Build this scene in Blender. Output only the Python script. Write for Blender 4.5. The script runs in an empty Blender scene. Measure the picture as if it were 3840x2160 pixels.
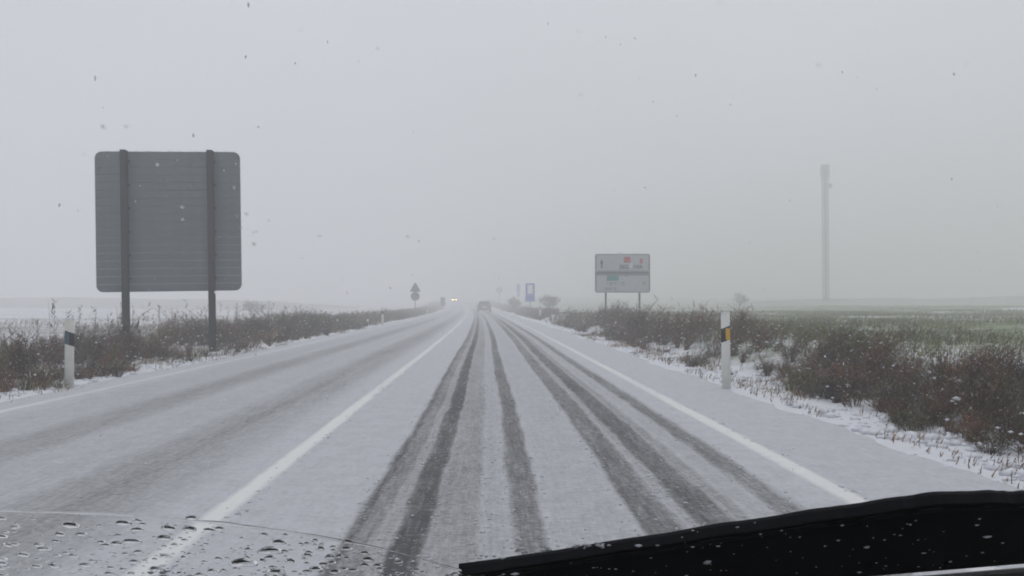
import bpy, bmesh, math, random
import numpy as np
from mathutils import Vector, Matrix

# ------------------------------------------------------------------ scene, camera, light
S = bpy.context.scene
COL = S.collection
R = math.radians
random.seed(7)
rng = np.random.default_rng(11)

cam_d = bpy.data.cameras.new('camera')
cam = bpy.data.objects.new('camera', cam_d)
COL.objects.link(cam)
cam.location = (0, 0, 1.1)
cam.rotation_euler = (R(90 + 1.08), 0, R(-1.57))
cam_d.lens = 30.05
cam_d.sensor_width = 36
cam_d.clip_start = 0.02
cam_d.clip_end = 3000
cam_d.dof.use_dof = True
cam_d.dof.focus_distance = 1.7
cam_d.dof.aperture_fstop = 14
S.camera = cam

W = bpy.data.worlds.new('World')
S.world = W
W.use_nodes = True
wn = W.node_tree
wn.nodes.clear()
wo = wn.nodes.new('ShaderNodeOutputWorld')
bg = wn.nodes.new('ShaderNodeBackground')
sky = wn.nodes.new('ShaderNodeTexSky')
sky.sky_type = 'NISHITA'
sky.sun_disc = False
sky.sun_elevation = R(58)
sky.sun_rotation = R(20)
sky.dust_density = 6
sky.ozone_density = 0.5
hs = wn.nodes.new('ShaderNodeHueSaturation')
hs.inputs['Saturation'].default_value = 0.2
mx = wn.nodes.new('ShaderNodeMixRGB')
mx.inputs['Fac'].default_value = 0.88          # closed cloud deck over the clear sky
mx.inputs['Color2'].default_value = (5.6, 5.75, 6.25, 1)
tcw = wn.nodes.new('ShaderNodeTexCoord')
nzw = wn.nodes.new('ShaderNodeTexNoise')
nzw.inputs['Scale'].default_value = 2.2
nzw.inputs['Detail'].default_value = 4
crw = wn.nodes.new('ShaderNodeValToRGB')
crw.color_ramp.elements[0].position = .3
crw.color_ramp.elements[1].position = .7
crw.color_ramp.elements[0].color = (5.1, 5.38, 5.85, 1)
crw.color_ramp.elements[1].color = (5.7, 5.92, 6.4, 1)
wn.links.new(tcw.outputs['Generated'], nzw.inputs['Vector'])
wn.links.new(nzw.outputs[0], crw.inputs[0])
wn.links.new(crw.outputs[0], mx.inputs['Color2'])
wn.links.new(sky.outputs[0], hs.inputs['Color'])
wn.links.new(hs.outputs[0], mx.inputs['Color1'])
wn.links.new(mx.outputs[0], bg.inputs['Color'])
bg.inputs['Strength'].default_value = 0.1
wn.links.new(bg.outputs[0], wo.inputs['Surface'])

sun_d = bpy.data.lights.new('sun', 'SUN')
sun_d.energy = 0.5
sun_d.angle = R(60)
sun_d.color = (1.0, 0.98, 0.95)
sun = bpy.data.objects.new('sun', sun_d)
COL.objects.link(sun)
sun.rotation_euler = (R(32), 0, R(-20 + 180))

S.view_settings.view_transform = 'Standard'
S.view_settings.look = 'None'
S.view_settings.gamma = 1
S.view_settings.use_curve_mapping = False
S.view_settings.exposure = 0.24
cy = S.cycles
cy.use_denoising = True
cy.max_bounces = 10
cy.diffuse_bounces = 3
cy.glossy_bounces = 3
cy.transmission_bounces = 8
cy.transparent_max_bounces = 16
cy.volume_bounces = 7
cy.pixel_filter_type = 'BLACKMAN_HARRIS'
cy.filter_width = 1.7
cy.caustics_reflective = False

# ------------------------------------------------------------------ helpers
def curve_x(d):                       # the road bends gently to the left
    return -(np.maximum(d, 0) ** 2) / 9400.0

def road_z(d):                        # and climbs a little beyond 75 m
    d = np.asarray(d, float)
    a = np.clip(d - 75, 0, 120)
    b = np.clip(d - 195, 0, None)
    return 5.84e-5 * a * a + 0.014 * b

def hashn(x, y, s=0.0):
    v = np.sin(x * 127.1 + y * 311.7 + s * 74.7) * 43758.5453
    return v - np.floor(v)

def vnoise(x, y, s=0.0):
    xi, yi = np.floor(x), np.floor(y)
    fx, fy = x - xi, y - yi
    fx, fy = fx * fx * (3 - 2 * fx), fy * fy * (3 - 2 * fy)
    a, b = hashn(xi, yi, s), hashn(xi + 1, yi, s)
    c, d = hashn(xi, yi + 1, s), hashn(xi + 1, yi + 1, s)
    return (a * (1 - fx) + b * fx) * (1 - fy) + (c * (1 - fx) + d * fx) * fy

def fbm(x, y, s=0.0):
    return (vnoise(x, y, s) * .5 + vnoise(x * 2.1, y * 2.1, s + 1) * .3 + vnoise(x * 4.3, y * 4.3, s + 2) * .2)

def sstep(a, b, x):
    t = np.clip((x - a) / (b - a), 0, 1)
    return t * t * (3 - 2 * t)

def ground_z(s, d):
    """height of the ground at lateral offset s from the road axis and distance d"""
    s = np.asarray(s, float); d = np.asarray(d, float)
    z = road_z(d) - 0.05
    edge = (fbm(s * 2.3, d * 1.7, 3) - .5)
    # right: low snow ridge on the shoulder, then a bank up to the field
    e = 3.15 + .35 * (fbm(s * 0 + 1, d * .55, 9) - .5)
    z = z + sstep(e - .25, e + .15, s) * (.075 + .07 * edge)
    z = z + sstep(3.7, 5.4, s) * (.34 + .10 * edge) + sstep(6, 30, s) * .12 + sstep(30, 300, s) * 1.0
    # left
    el = 5.4 + .25 * (fbm(s * 0 + 1, d * .55, 5) - .5)
    z = z + sstep(el - .2, el + .2, -s) * (.065 + .06 * edge)
    z = z - sstep(8.5, 11, -s) * .12 + sstep(30, 300, -s) * 1.2
    far = sstep(8, 40, np.abs(s))
    z = z + far * (fbm(s * .02, d * .02, 7) - .5) * 1.6
    return z

def link(o, parent=None):
    COL.objects.link(o)
    if parent is not None:
        o.parent = parent
    return o

def tag(o, label=None, cat=None, group=None, kind=None):
    if label: o['label'] = label
    if cat: o['category'] = cat
    if group: o['group'] = group
    if kind: o['kind'] = kind
    return o

def empty(name, loc, rz=0, label=None, cat=None, group=None):
    o = bpy.data.objects.new(name, None)
    o.empty_display_size = .2
    o.location = loc
    o.rotation_euler = (0, 0, rz)
    link(o)
    return tag(o, label, cat, group)

def mesh_np(name, verts, faces, mat, parent=None, attrs=None, smooth=False):
    me = bpy.data.meshes.new(name)
    v = np.asarray(verts, np.float32); f = np.asarray(faces, np.int32)
    n = f.shape[1]
    me.vertices.add(len(v)); me.vertices.foreach_set('co', v.ravel())
    me.loops.add(f.size); me.loops.foreach_set('vertex_index', f.ravel())
    me.polygons.add(len(f))
    me.polygons.foreach_set('loop_start', np.arange(0, f.size, n, dtype=np.int32))
    me.polygons.foreach_set('loop_total', np.full(len(f), n, np.int32))
    me.polygons.foreach_set('use_smooth', np.full(len(f), smooth))
    for k, a in (attrs or {}).items():
        a = np.asarray(a, np.float32)
        if a.ndim == 1:
            at = me.attributes.new(k, 'FLOAT', 'POINT'); at.data.foreach_set('value', a)
        else:
            at = me.attributes.new(k, 'FLOAT_COLOR', 'POINT'); at.data.foreach_set('color', a.ravel())
    me.update(); me.validate()
    me.materials.append(mat)
    return link(bpy.data.objects.new(name, me), parent)

def obj(name, bm, mat, parent=None, smooth=False):
    bmesh.ops.recalc_face_normals(bm, faces=bm.faces)
    me = bpy.data.meshes.new(name)
    bm.to_mesh(me); bm.free()
    for p in me.polygons: p.use_smooth = smooth
    me.materials.append(mat)
    return link(bpy.data.objects.new(name, me), parent)

def box(bm, x0, x1, y0, y1, z0, z1, M=None):
    vs = [bm.verts.new((x, y, z)) for z in (z0, z1) for y in (y0, y1) for x in (x0, x1)]
    for f in ((0, 2, 3, 1), (4, 5, 7, 6), (0, 1, 5, 4), (2, 6, 7, 3), (0, 4, 6, 2), (1, 3, 7, 5)):
        bm.faces.new([vs[i] for i in f])
    if M is not None:
        for v in vs: v.co = M @ v.co
    return vs

def bevelled(bm, w, seg=2):
    bmesh.ops.bevel(bm, geom=list(bm.edges), offset=w, segments=seg, affect='EDGES', profile=.6)

def prism(bm, pts, y0, y1):
    """an outline in x,z pulled out along y"""
    a = [bm.verts.new((x, y0, z)) for x, z in pts]
    b = [bm.verts.new((x, y1, z)) for x, z in pts]
    n = len(pts)
    bm.faces.new(a); bm.faces.new(b[::-1])
    for i in range(n):
        bm.faces.new((a[i], a[(i + 1) % n], b[(i + 1) % n], b[i]))

def rod(bm, p, q, r0, r1=None, n=6):
    r1 = r0 if r1 is None else r1
    p, q = Vector(p), Vector(q)
    d = (q - p).normalized()
    u = d.orthogonal().normalized(); w = d.cross(u)
    A = [bm.verts.new(p + (u * math.cos(t) + w * math.sin(t)) * r0) for t in [2 * math.pi * i / n for i in range(n)]]
    B = [bm.verts.new(q + (u * math.cos(t) + w * math.sin(t)) * r1) for t in [2 * math.pi * i / n for i in range(n)]]
    for i in range(n):
        bm.faces.new((A[i], A[(i + 1) % n], B[(i + 1) % n], B[i]))
    bm.faces.new(A[::-1]); bm.faces.new(B)

def copy_tree(o, parent=None):
    c = o.copy()
    COL.objects.link(c)
    c.parent = parent
    for ch in list(o.children):
        copy_tree(ch, c)
    return c

# ------------------------------------------------------------------ materials
def mat(name, col, rough=.7, spec=.3, metal=0, noise=0, nscale=8, bump=0, col2=None):
    m = bpy.data.materials.new(name)
    m.use_nodes = True
    t = m.node_tree
    b = t.nodes['Principled BSDF']
    b.inputs['Base Color'].default_value = (*col, 1)
    b.inputs['Roughness'].default_value = rough
    b.inputs['Specular IOR Level'].default_value = spec
    b.inputs['Metallic'].default_value = metal
    if noise or bump:
        tc = t.nodes.new('ShaderNodeTexCoord')
        nz = t.nodes.new('ShaderNodeTexNoise')
        nz.inputs['Scale'].default_value = nscale
        nz.inputs['Detail'].default_value = 6
        nz.inputs['Roughness'].default_value = .65
        t.links.new(tc.outputs['Object'], nz.inputs['Vector'])
        if noise:
            r = t.nodes.new('ShaderNodeValToRGB')
            c2 = col2 or tuple(max(0, c * (1 - noise)) for c in col)
            r.color_ramp.elements[0].position = .32
            r.color_ramp.elements[1].position = .68
            r.color_ramp.elements[0].color = (*c2, 1)
            r.color_ramp.elements[1].color = (*col, 1)
            t.links.new(nz.outputs[0], r.inputs[0])
            t.links.new(r.outputs[0], b.inputs['Base Color'])
        if bump:
            bp = t.nodes.new('ShaderNodeBump')
            bp.inputs['Strength'].default_value = bump
            bp.inputs['Distance'].default_value = .02
            t.links.new(nz.outputs[0], bp.inputs['Height'])
            t.links.new(bp.outputs[0], b.inputs['Normal'])
    return m

def nodes(name):
    m = bpy.data.materials.new(name)
    m.use_nodes = True
    t = m.node_tree
    return m, t, t.nodes['Principled BSDF']

def N(t, kind, **kw):
    n = t.nodes.new(kind)
    for k, v in kw.items():
        if k in n.inputs: n.inputs[k].default_value = v
        else: setattr(n, k, v)
    return n

def math_n(t, op, a, b=None, clamp=False):
    n = t.nodes.new('ShaderNodeMath'); n.operation = op; n.use_clamp = clamp
    for i, v in enumerate((a, b)):
        if v is None: continue
        if isinstance(v, (int, float)): n.inputs[i].default_value = v
        else: t.links.new(v, n.inputs[i])
    return n.outputs[0]

def ramp(t, fac, stops):
    r = t.nodes.new('ShaderNodeValToRGB')
    while len(r.color_ramp.elements) < len(stops): r.color_ramp.elements.new(.5)
    for e, (p, c) in zip(r.color_ramp.elements, stops):
        e.position = p; e.color = (*c, 1) if len(c) == 3 else c
    t.links.new(fac, r.inputs[0])
    return r.outputs[0]

def mixc(t, f, a, b):
    n = t.nodes.new('ShaderNodeMixRGB')
    for i, v in ((0, f), (1, a), (2, b)):
        if isinstance(v, (int, float)): n.inputs[i].default_value = v
        elif isinstance(v, tuple): n.inputs[i].default_value = (*v, 1)
        else: t.links.new(v, n.inputs[i])
    return n.outputs[0]

SNOW = (.66, .67, .71)

# road: thin snow over asphalt; 'bare' says how far the tyres have cleared it
def road_material():
    m, t, b = nodes('snowy_asphalt')
    at = N(t, 'ShaderNodeAttribute', attribute_name='bare')
    lc = N(t, 'ShaderNodeAttribute', attribute_name='along')
    geo = N(t, 'ShaderNodeNewGeometry')
    mp = N(t, 'ShaderNodeMapping'); mp.inputs['Scale'].default_value = (9, .9, 1)
    t.links.new(geo.outputs['Position'], mp.inputs[0])
    n1 = N(t, 'ShaderNodeTexNoise', Scale=2.6, Detail=7, Roughness=.7); t.links.new(mp.outputs[0], n1.inputs['Vector'])
    n2 = N(t, 'ShaderNodeTexNoise', Scale=24., Detail=5, Roughness=.75); t.links.new(geo.outputs['Position'], n2.inputs['Vector'])
    n3 = N(t, 'ShaderNodeTexNoise', Scale=.7, Detail=3); t.links.new(geo.outputs['Position'], n3.inputs['Vector'])
    n4 = N(t, 'ShaderNodeTexNoise', Scale=5.5, Detail=6, Roughness=.7); t.links.new(geo.outputs['Position'], n4.inputs['Vector'])
    mp2 = N(t, 'ShaderNodeMapping'); mp2.inputs['Scale'].default_value = (38, 2.2, 1); t.links.new(geo.outputs['Position'], mp2.inputs[0])
    n5 = N(t, 'ShaderNodeTexNoise', Scale=1.6, Detail=5, Roughness=.7); t.links.new(mp2.outputs[0], n5.inputs['Vector'])
    dev = lambda n, k: math_n(t, 'MULTIPLY', math_n(t, 'SUBTRACT', n.outputs[0], .5), k)
    A_ = math_n(t, 'ADD', math_n(t, 'ADD', dev(n1, 1.5), dev(n2, 2.0)), math_n(t, 'ADD', dev(n3, .35), dev(n5, 1.5)))
    amp = math_n(t, 'ADD', math_n(t, 'MULTIPLY', at.outputs['Fac'], .8), .10)
    grain = math_n(t, 'ADD', dev(n4, .35), dev(n2, .30))
    k = math_n(t, 'ADD', math_n(t, 'ADD', at.outputs['Fac'], grain), math_n(t, 'ADD', math_n(t, 'MULTIPLY', A_, amp), .06), True)
    c = ramp(t, k, [(0, (.545, .552, .585)), (.12, (.46, .465, .492)), (.3, (.345, .347, .36)), (.6, (.19, .19, .195)), (1, (.075, .075, .08))])
    t.links.new(c, b.inputs['Base Color'])
    b.inputs['Roughness'].default_value = .75
    b.inputs['Specular IOR Level'].default_value = .2
    bp = N(t, 'ShaderNodeBump'); bp.inputs['Strength'].default_value = .6; bp.inputs['Distance'].default_value = .02
    t.links.new(n2.outputs[0], bp.inputs['Height']); t.links.new(bp.outputs[0], b.inputs['Normal'])
    return m

def ground_material():
    m, t, b = nodes('snowy_ground')
    lat = N(t, 'ShaderNodeAttribute', attribute_name='lat').outputs['Fac']
    geo = N(t, 'ShaderNodeNewGeometry')
    P = geo.outputs['Position']
    n1 = N(t, 'ShaderNodeTexNoise', Scale=.9, Detail=8, Roughness=.7); t.links.new(P, n1.inputs['Vector'])
    n2 = N(t, 'ShaderNodeTexNoise', Scale=.05, Detail=5, Roughness=.6); t.links.new(P, n2.inputs['Vector'])
    n3 = N(t, 'ShaderNodeTexNoise', Scale=6., Detail=6, Roughness=.75); t.links.new(P, n3.inputs['Vector'])
    mp = N(t, 'ShaderNodeMapping'); mp.inputs['Scale'].default_value = (.012, .09, 1); t.links.new(P, mp.inputs[0])
    n4 = N(t, 'ShaderNodeTexNoise', Scale=1.5, Detail=4, Roughness=.6); t.links.new(mp.outputs[0], n4.inputs['Vector'])
    soil = ramp(t, n3.outputs[0], [(.3, (.075, .055, .035)), (.55, (.16, .12, .07)), (.75, (.20, .18, .10))])
    green = ramp(t, n1.outputs[0], [(.3, (.075, .105, .030)), (.6, (.14, .17, .05)), (.8, (.22, .20, .09))])
    right = ramp(t, math_n(t, 'ADD', math_n(t, 'MULTIPLY', lat, .02), .5, True), [(.45, (0, 0, 0)), (.62, (1, 1, 1))])
    plant = mixc(t, right, soil, green)
    # how much snow lies: nearly all on the shoulder, patchy in the verge, thinner in the right field
    dist = math_n(t, 'ABSOLUTE', lat)
    base = ramp(t, math_n(t, 'ADD', math_n(t, 'MULTIPLY', lat, .025), .5, True),
                [(.0, (.58,) * 3), (.26, (.60,) * 3), (.34, (.42,) * 3), (.362, (.9,) * 3), (.58, (.9,) * 3), (.61, (.52,) * 3), (.66, (.46,) * 3), (.85, (.33,) * 3), (1, (.36,) * 3)])
    mixn = math_n(t, 'ADD', math_n(t, 'ADD', math_n(t, 'MULTIPLY', n1.outputs[0], .8), math_n(t, 'MULTIPLY', n3.outputs[0], .7)),
                  math_n(t, 'ADD', math_n(t, 'MULTIPLY', n2.outputs[0], .3), math_n(t, 'MULTIPLY', n4.outputs[0], .9)))
    snow = ramp(t, math_n(t, 'SUBTRACT', math_n(t, 'ADD', math_n(t, 'ADD', mixn, N(t, 'ShaderNodeAttribute', attribute_name='track').outputs['Fac']), math_n(t, 'MULTIPLY', base, 1.3)), 1.55, True),
                [(.18, (0, 0, 0)), (.62, (1, 1, 1))])
    c = mixc(t, snow, plant, SNOW)
    t.links.new(c, b.inputs['Base Color'])
    b.inputs['Roughness'].default_value = .85
    b.inputs['Specular IOR Level'].default_value = .15
    bp = N(t, 'ShaderNodeBump'); bp.inputs['Strength'].default_value = .5; bp.inputs['Distance'].default_value = .05
    t.links.new(n3.outputs[0], bp.inputs['Height']); t.links.new(bp.outputs[0], b.inputs['Normal'])
    return m

def weed_material():
    m, t, b = nodes('weeds')
    a = N(t, 'ShaderNodeAttribute', attribute_name='tint')
    t.links.new(a.outputs['Color'], b.inputs['Base Color'])
    b.inputs['Roughness'].default_value = .85
    b.inputs['Specular IOR Level'].default_value = .1
    return m

def water_material():
    m, t, b = nodes('water')
    b.inputs['Base Color'].default_value = (1, 1, 1, 1)
    b.inputs['Roughness'].default_value = 0.02
    b.inputs['IOR'].default_value = 1.33
    b.inputs['Transmission Weight'].default_value = 1
    return m

def emit(name, col, s):
    m = bpy.data.materials.new(name); m.use_nodes = True
    t = m.node_tree; t.nodes.clear()
    o = t.nodes.new('ShaderNodeOutputMaterial'); e = t.nodes.new('ShaderNodeEmission')
    e.inputs[0].default_value = (*col, 1); e.inputs[1].default_value = s
    t.links.new(e.outputs[0], o.inputs[0])
    return m

M_road = road_material()
M_ground = ground_material()
M_weed = weed_material()
M_water = water_material()
def line_material():
    m, t, b = nodes('dusted_line_paint')
    geo = N(t, 'ShaderNodeNewGeometry')
    n = N(t, 'ShaderNodeTexNoise', Scale=7., Detail=6, Roughness=.7); t.links.new(geo.outputs['Position'], n.inputs['Vector'])
    c = N(t, 'ShaderNodeAttribute', attribute_name='cover').outputs['Fac']
    k = math_n(t, 'ADD', c, math_n(t, 'MULTIPLY', math_n(t, 'SUBTRACT', n.outputs[0], .62), 1.1), True)
    t.links.new(ramp(t, k, [(.05, (.475, .48, .505)), (.9, (.70, .70, .69))]), b.inputs['Base Color'])
    b.inputs['Roughness'].default_value = .7
    return m
M_line = line_material()
M_snow = mat('snow', (.72, .73, .78), .9, .1, noise=.12, nscale=30, bump=.3)
M_flake = bpy.data.materials.new('snowflake'); M_flake.use_nodes = True
_t = M_flake.node_tree
_b = _t.nodes['Principled BSDF']; _b.inputs['Base Color'].default_value = (.9, .9, .92, 1); _b.inputs['Specular IOR Level'].default_value = 0
_tr = _t.nodes.new('ShaderNodeBsdfTranslucent'); _tr.inputs['Color'].default_value = (.9, .9, .92, 1)
_mx = _t.nodes.new('ShaderNodeMixShader'); _mx.inputs[0].default_value = .5
_t.links.new(_b.outputs[0], _mx.inputs[1]); _t.links.new(_tr.outputs[0], _mx.inputs[2]); _t.links.new(_mx.outputs[0], _t.nodes['Material Output'].inputs[0])
M_slush = mat('slush', (.55, .565, .60), .6, .3, noise=.2, nscale=60)
M_alu = mat('dull_aluminium', (.168, .192, .206), .6, .25, .0, noise=.26, nscale=2.2)
M_post = mat('galvanised_post', (.020, .024, .034), .6, .3, .0, noise=.25, nscale=5)
M_grey = mat('galvanised_tube', (.16, .18, .19), .5, .4, .2, noise=.2, nscale=5)
M_white = mat('white_plastic', (.72, .72, .69), .55, .3, noise=.1, nscale=9)
M_cream = mat('cream_plastic', (.66, .65, .60), .55, .3, noise=.14, nscale=9)
M_black = mat('black_sheet', (.015, .015, .02), .5, .3)
M_amber = mat('amber_reflector', (.62, .34, .01), .35, .5)
M_bluer = mat('bluish_reflector', (.03, .09, .13), .3, .5)
M_face = mat('sign_face', (.47, .48, .50), .6, .3, noise=.12, nscale=2.5)
M_ink = mat('sign_ink', (.035, .04, .05), .6, .2)
M_inkg = mat('sign_ink_worn', (.20, .21, .22), .6, .2)
M_red = mat('sign_red', (.42, .03, .035), .5, .3)
M_green = mat('sign_green', (.02, .22, .20), .5, .3)
M_blue = mat('sign_blue', (.010, .03, .42), .5, .3)
M_rubber = mat('black_rubber', (.005, .0058, .0075), .7, .08)
M_wplastic = mat('wiper_plastic', (.0065, .0078, .0105), .36, .22, noise=.4, nscale=25)
M_frit = mat('black_ceramic', (.0045, .0055, .0065), .7, .01, noise=.8, nscale=9)
M_trim = mat('grey_trim', (.13, .135, .135), .8, .1, noise=.25, nscale=60)
M_car = mat('car_paint_dark', (.10, .09, .092), .35, .5)
M_car2 = mat('car_paint_grey', (.10, .10, .11), .35, .5)
M_glass = mat('car_glass', (.02, .022, .025), .08, .6)
M_tail = mat('tail_lamp_red', (.28, .015, .015), .3, .5)
M_dash = mat('dashboard_plastic', (.012, .013, .014), .8, .1, noise=.3, nscale=40)
M_plate = mat('number_plate', (.75, .75, .75), .5, .3)
M_tyre = mat('tyre', (.012, .012, .012), .8, .2)
M_rim = mat('wheel_rim', (.3, .3, .31), .4, .4, .5)
M_lamp = emit('headlamp_light', (1.0, .55, .18), 60)
M_bark = mat('bark', (.045, .035, .028), .9, .1, noise=.4, nscale=12)
M_mast = mat('mast_steel', (.12, .125, .135), .6, .3, .1, noise=.15, nscale=1.0)
M_panel = mat('antenna_panel', (.16, .165, .17), .6, .3)

# ------------------------------------------------------------------ ground, road
def sheet(name, s_arr, d_arr, zf, m, attrs=None, uselat=True):
    s2, d2 = np.meshgrid(s_arr, d_arr)
    x = s2 + curve_x(d2)
    z = zf(s2, d2)
    v = np.stack([x, d2, z], -1).reshape(-1, 3)
    nd, ns = s2.shape
    i = np.arange(nd - 1)[:, None] * ns + np.arange(ns - 1)[None, :]
    f = np.stack([i, i + 1, i + 1 + ns, i + ns], -1).reshape(-1, 4)
    return mesh_np(name, v, f, m, attrs={k: g(s2, d2).ravel() for k, g in (attrs or {}).items()}, smooth=True)

def geo_steps(a, b, n, p=2.0):
    t = np.linspace(0, 1, n)
    return a + (b - a) * t ** p

s_ground = np.concatenate([-geo_steps(13, 430, 34, 2.2)[::-1], np.arange(-12.7, -6, .3), np.arange(-6, -5.0, .07),
                           np.array([-4.6, -2, 0, 1.5]), np.arange(2.7, 6.6, .08), np.arange(6.6, 13, .35), geo_steps(13, 430, 34, 2.2)])
d_ground = np.concatenate([np.arange(-30, 2, 2.), np.arange(2, 16, .12), np.arange(16, 40, .35), np.arange(40, 120, 1.5), geo_steps(120, 640, 60, 1.5)])
track = lambda s, d: sstep(19, 22, s) * np.exp(-((d - 45.5) / 1.6) ** 2) + .8 * sstep(30, 34, s) * np.exp(-((d - 66) / 2.2) ** 2)
ground = sheet('ground', s_ground, d_ground, ground_z, M_ground, {'lat': lambda s, d: s, 'track': track})
tag(ground, kind='structure')

def bump_band(s, a, b, soft=.03):
    return sstep(a - soft, a + soft, s) * (1 - sstep(b - soft, b + soft, s))

def bare(s, d):
    w = s + .05 * (vnoise(d * .11, s * 0, 2) - .5) + .02 * (vnoise(d * .6, s * 0, 4) - .5) + .03 * (vnoise(d * 2.3, s * 14, 6) - .5)
    c = np.zeros_like(s)
    def put(a, b, v, soft=.03):
        soft = soft * 1.5
        nonlocal c
        c = np.maximum(c, v * bump_band(w, a, b, soft))
    # our lane: two pairs of tyre tracks
    put(-.66, -.50, .44, .025); put(-.665, -.60, .66, .02); put(-.50, -.44, .26, .02); put(-.435, -.285, .86, .02)
    put(-.285, -.04, .30, .03); put(-.04, .13, .13, .05)
    put(.125, .285, .62, .02)
    put(.77, .97, .55, .03); put(.77, .82, .66, .02); put(.99, 1.05, .22, .02); put(1.05, 1.26, .70, .025); put(1.26, 1.36, .32, .03)
    put(1.54, 1.70, .52, .03)
    put(.30, .76, .10, .08); put(1.36, 1.54, .12, .05)
    # oncoming lane, soft old tracks
    put(-2.62, -1.86, .26, .16); put(-2.40, -2.10, .36, .14); put(-3.95, -3.35, .30, .16)
    put(-3.35, -2.62, .09, .2); put(-4.75, -3.95, .10, .2)
    # further along drifting snow has closed the tracks again
    c = c * (.70 + .62 * fbm(s * 5, d * .8, 15)) * (.85 + .3 * vnoise(s * 9, d * .25, 17))
    c = c * (1 - .25 * sstep(30, 80, d))
    return c

s_road = np.concatenate([np.arange(-5.75, -2.8, .08), np.arange(-2.8, -.9, .05), np.arange(-.9, 1.9, .0125), np.arange(1.9, 3.6, .06)])
d_road = np.concatenate([np.arange(-20, 3, 2.), np.arange(3, 20, .25), np.arange(20, 60, .8), np.arange(60, 320, 4.)])
road = sheet('road', s_road, d_road, lambda s, d: road_z(d) + .004 * 0, M_road, {'bare': bare, 'along': lambda s, d: d})
tag(road, kind='structure')

def line_strip(name, a, b, full=1., ragged=.014):
    """a painted line under thin snow, lying 4 mm above the road; it blends into the snow at its edges"""
    dd = np.concatenate([np.arange(-10, 40, .12), np.arange(40, 280, 2.)])
    wob = lambda k: ragged * (vnoise(dd * 2.2, dd * 0 + k, 6) - .5) + ragged * .6 * (vnoise(dd * 9, dd * 0 + k, 8) - .5)
    cx = curve_x(dd)
    z = road_z(dd) + .003
    cols = [(a - .025, 0.), (a + .03, 1.), (b - .03, 1.), (b + .025, 0.)]
    v = np.stack([np.stack([q + wob(k) + cx, dd, z - (.004 if e == 0 else 0)], -1) for k, (q, e) in enumerate(cols)], 1).reshape(-1, 3)
    cov = np.tile([e * full for q, e in cols], len(dd)) * np.repeat(.75 + .5 * vnoise(dd * .35, dd * 0, 12), 4)
    i = np.arange(len(dd) - 1)[:, None] * 4 + np.arange(3)[None, :]
    f = np.stack([i, i + 1, i + 5, i + 4], -1).reshape(-1, 4)
    return mesh_np(name, v, f, M_line, parent=road, attrs={'cover': cov})

line_strip('centre_line', -1.475, -1.345, .95)
line_strip('edge_line', 1.99, 2.13, .85)
line_strip('edge_line', -5.04, -4.92, .6)

# low dark ridges at the far edge of the fields
def ridge(name, x0, x1, d, h, seed, m):
    xs = np.linspace(x0, x1, 90); q = np.linspace(-1, 1, 9)
    X, Q = np.meshgrid(xs, q)
    D = d + Q * 16 + 10 * (fbm(X * .02, X * 0 + 3, seed) - .5)
    end = sstep(x0, x0 + .25 * (x1 - x0), X) * (1 - sstep(x1 - .25 * (x1 - x0), x1, X))
    Z = ground_z(X, D) - .4 + (h + .6) * np.cos(Q * math.pi / 2) * end * (.7 + .6 * fbm(X * .06, Q * 1.5, seed + 1))
    v = np.stack([X, D, Z], -1).reshape(-1, 3)
    i = np.arange(8)[:, None] * 90 + np.arange(89)[None, :]
    f = np.stack([i, i + 1, i + 91, i + 90], -1).reshape(-1, 4)
    return tag(mesh_np(name, v, f, m, smooth=True), kind='structure')
M_heath = mat('dark_heath', (.34, .34, .33), .9, .1, noise=.5, nscale=.3, col2=(.16, .16, .14))
M_meadow = mat('dark_meadow', (.32, .34, .29), .9, .1, noise=.5, nscale=.3, col2=(.14, .17, .10))
ridge('hill', -170, -14, 165, 1.5, 3, M_heath)
ridge('hill', 22, 190, 160, 1.0, 5, M_meadow)

# ------------------------------------------------------------------ verge weeds (stuff)
PAL = {'brown': (.098, .060, .033), 'dark': (.045, .031, .020), 'red': (.125, .058, .038), 'olive': (.085, .080, .030),
       'straw': (.21, .155, .09), 'rust': (.15, .085, .05), 'grey': (.12, .105, .085), 'green': (.125, .148, .048)}

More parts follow.
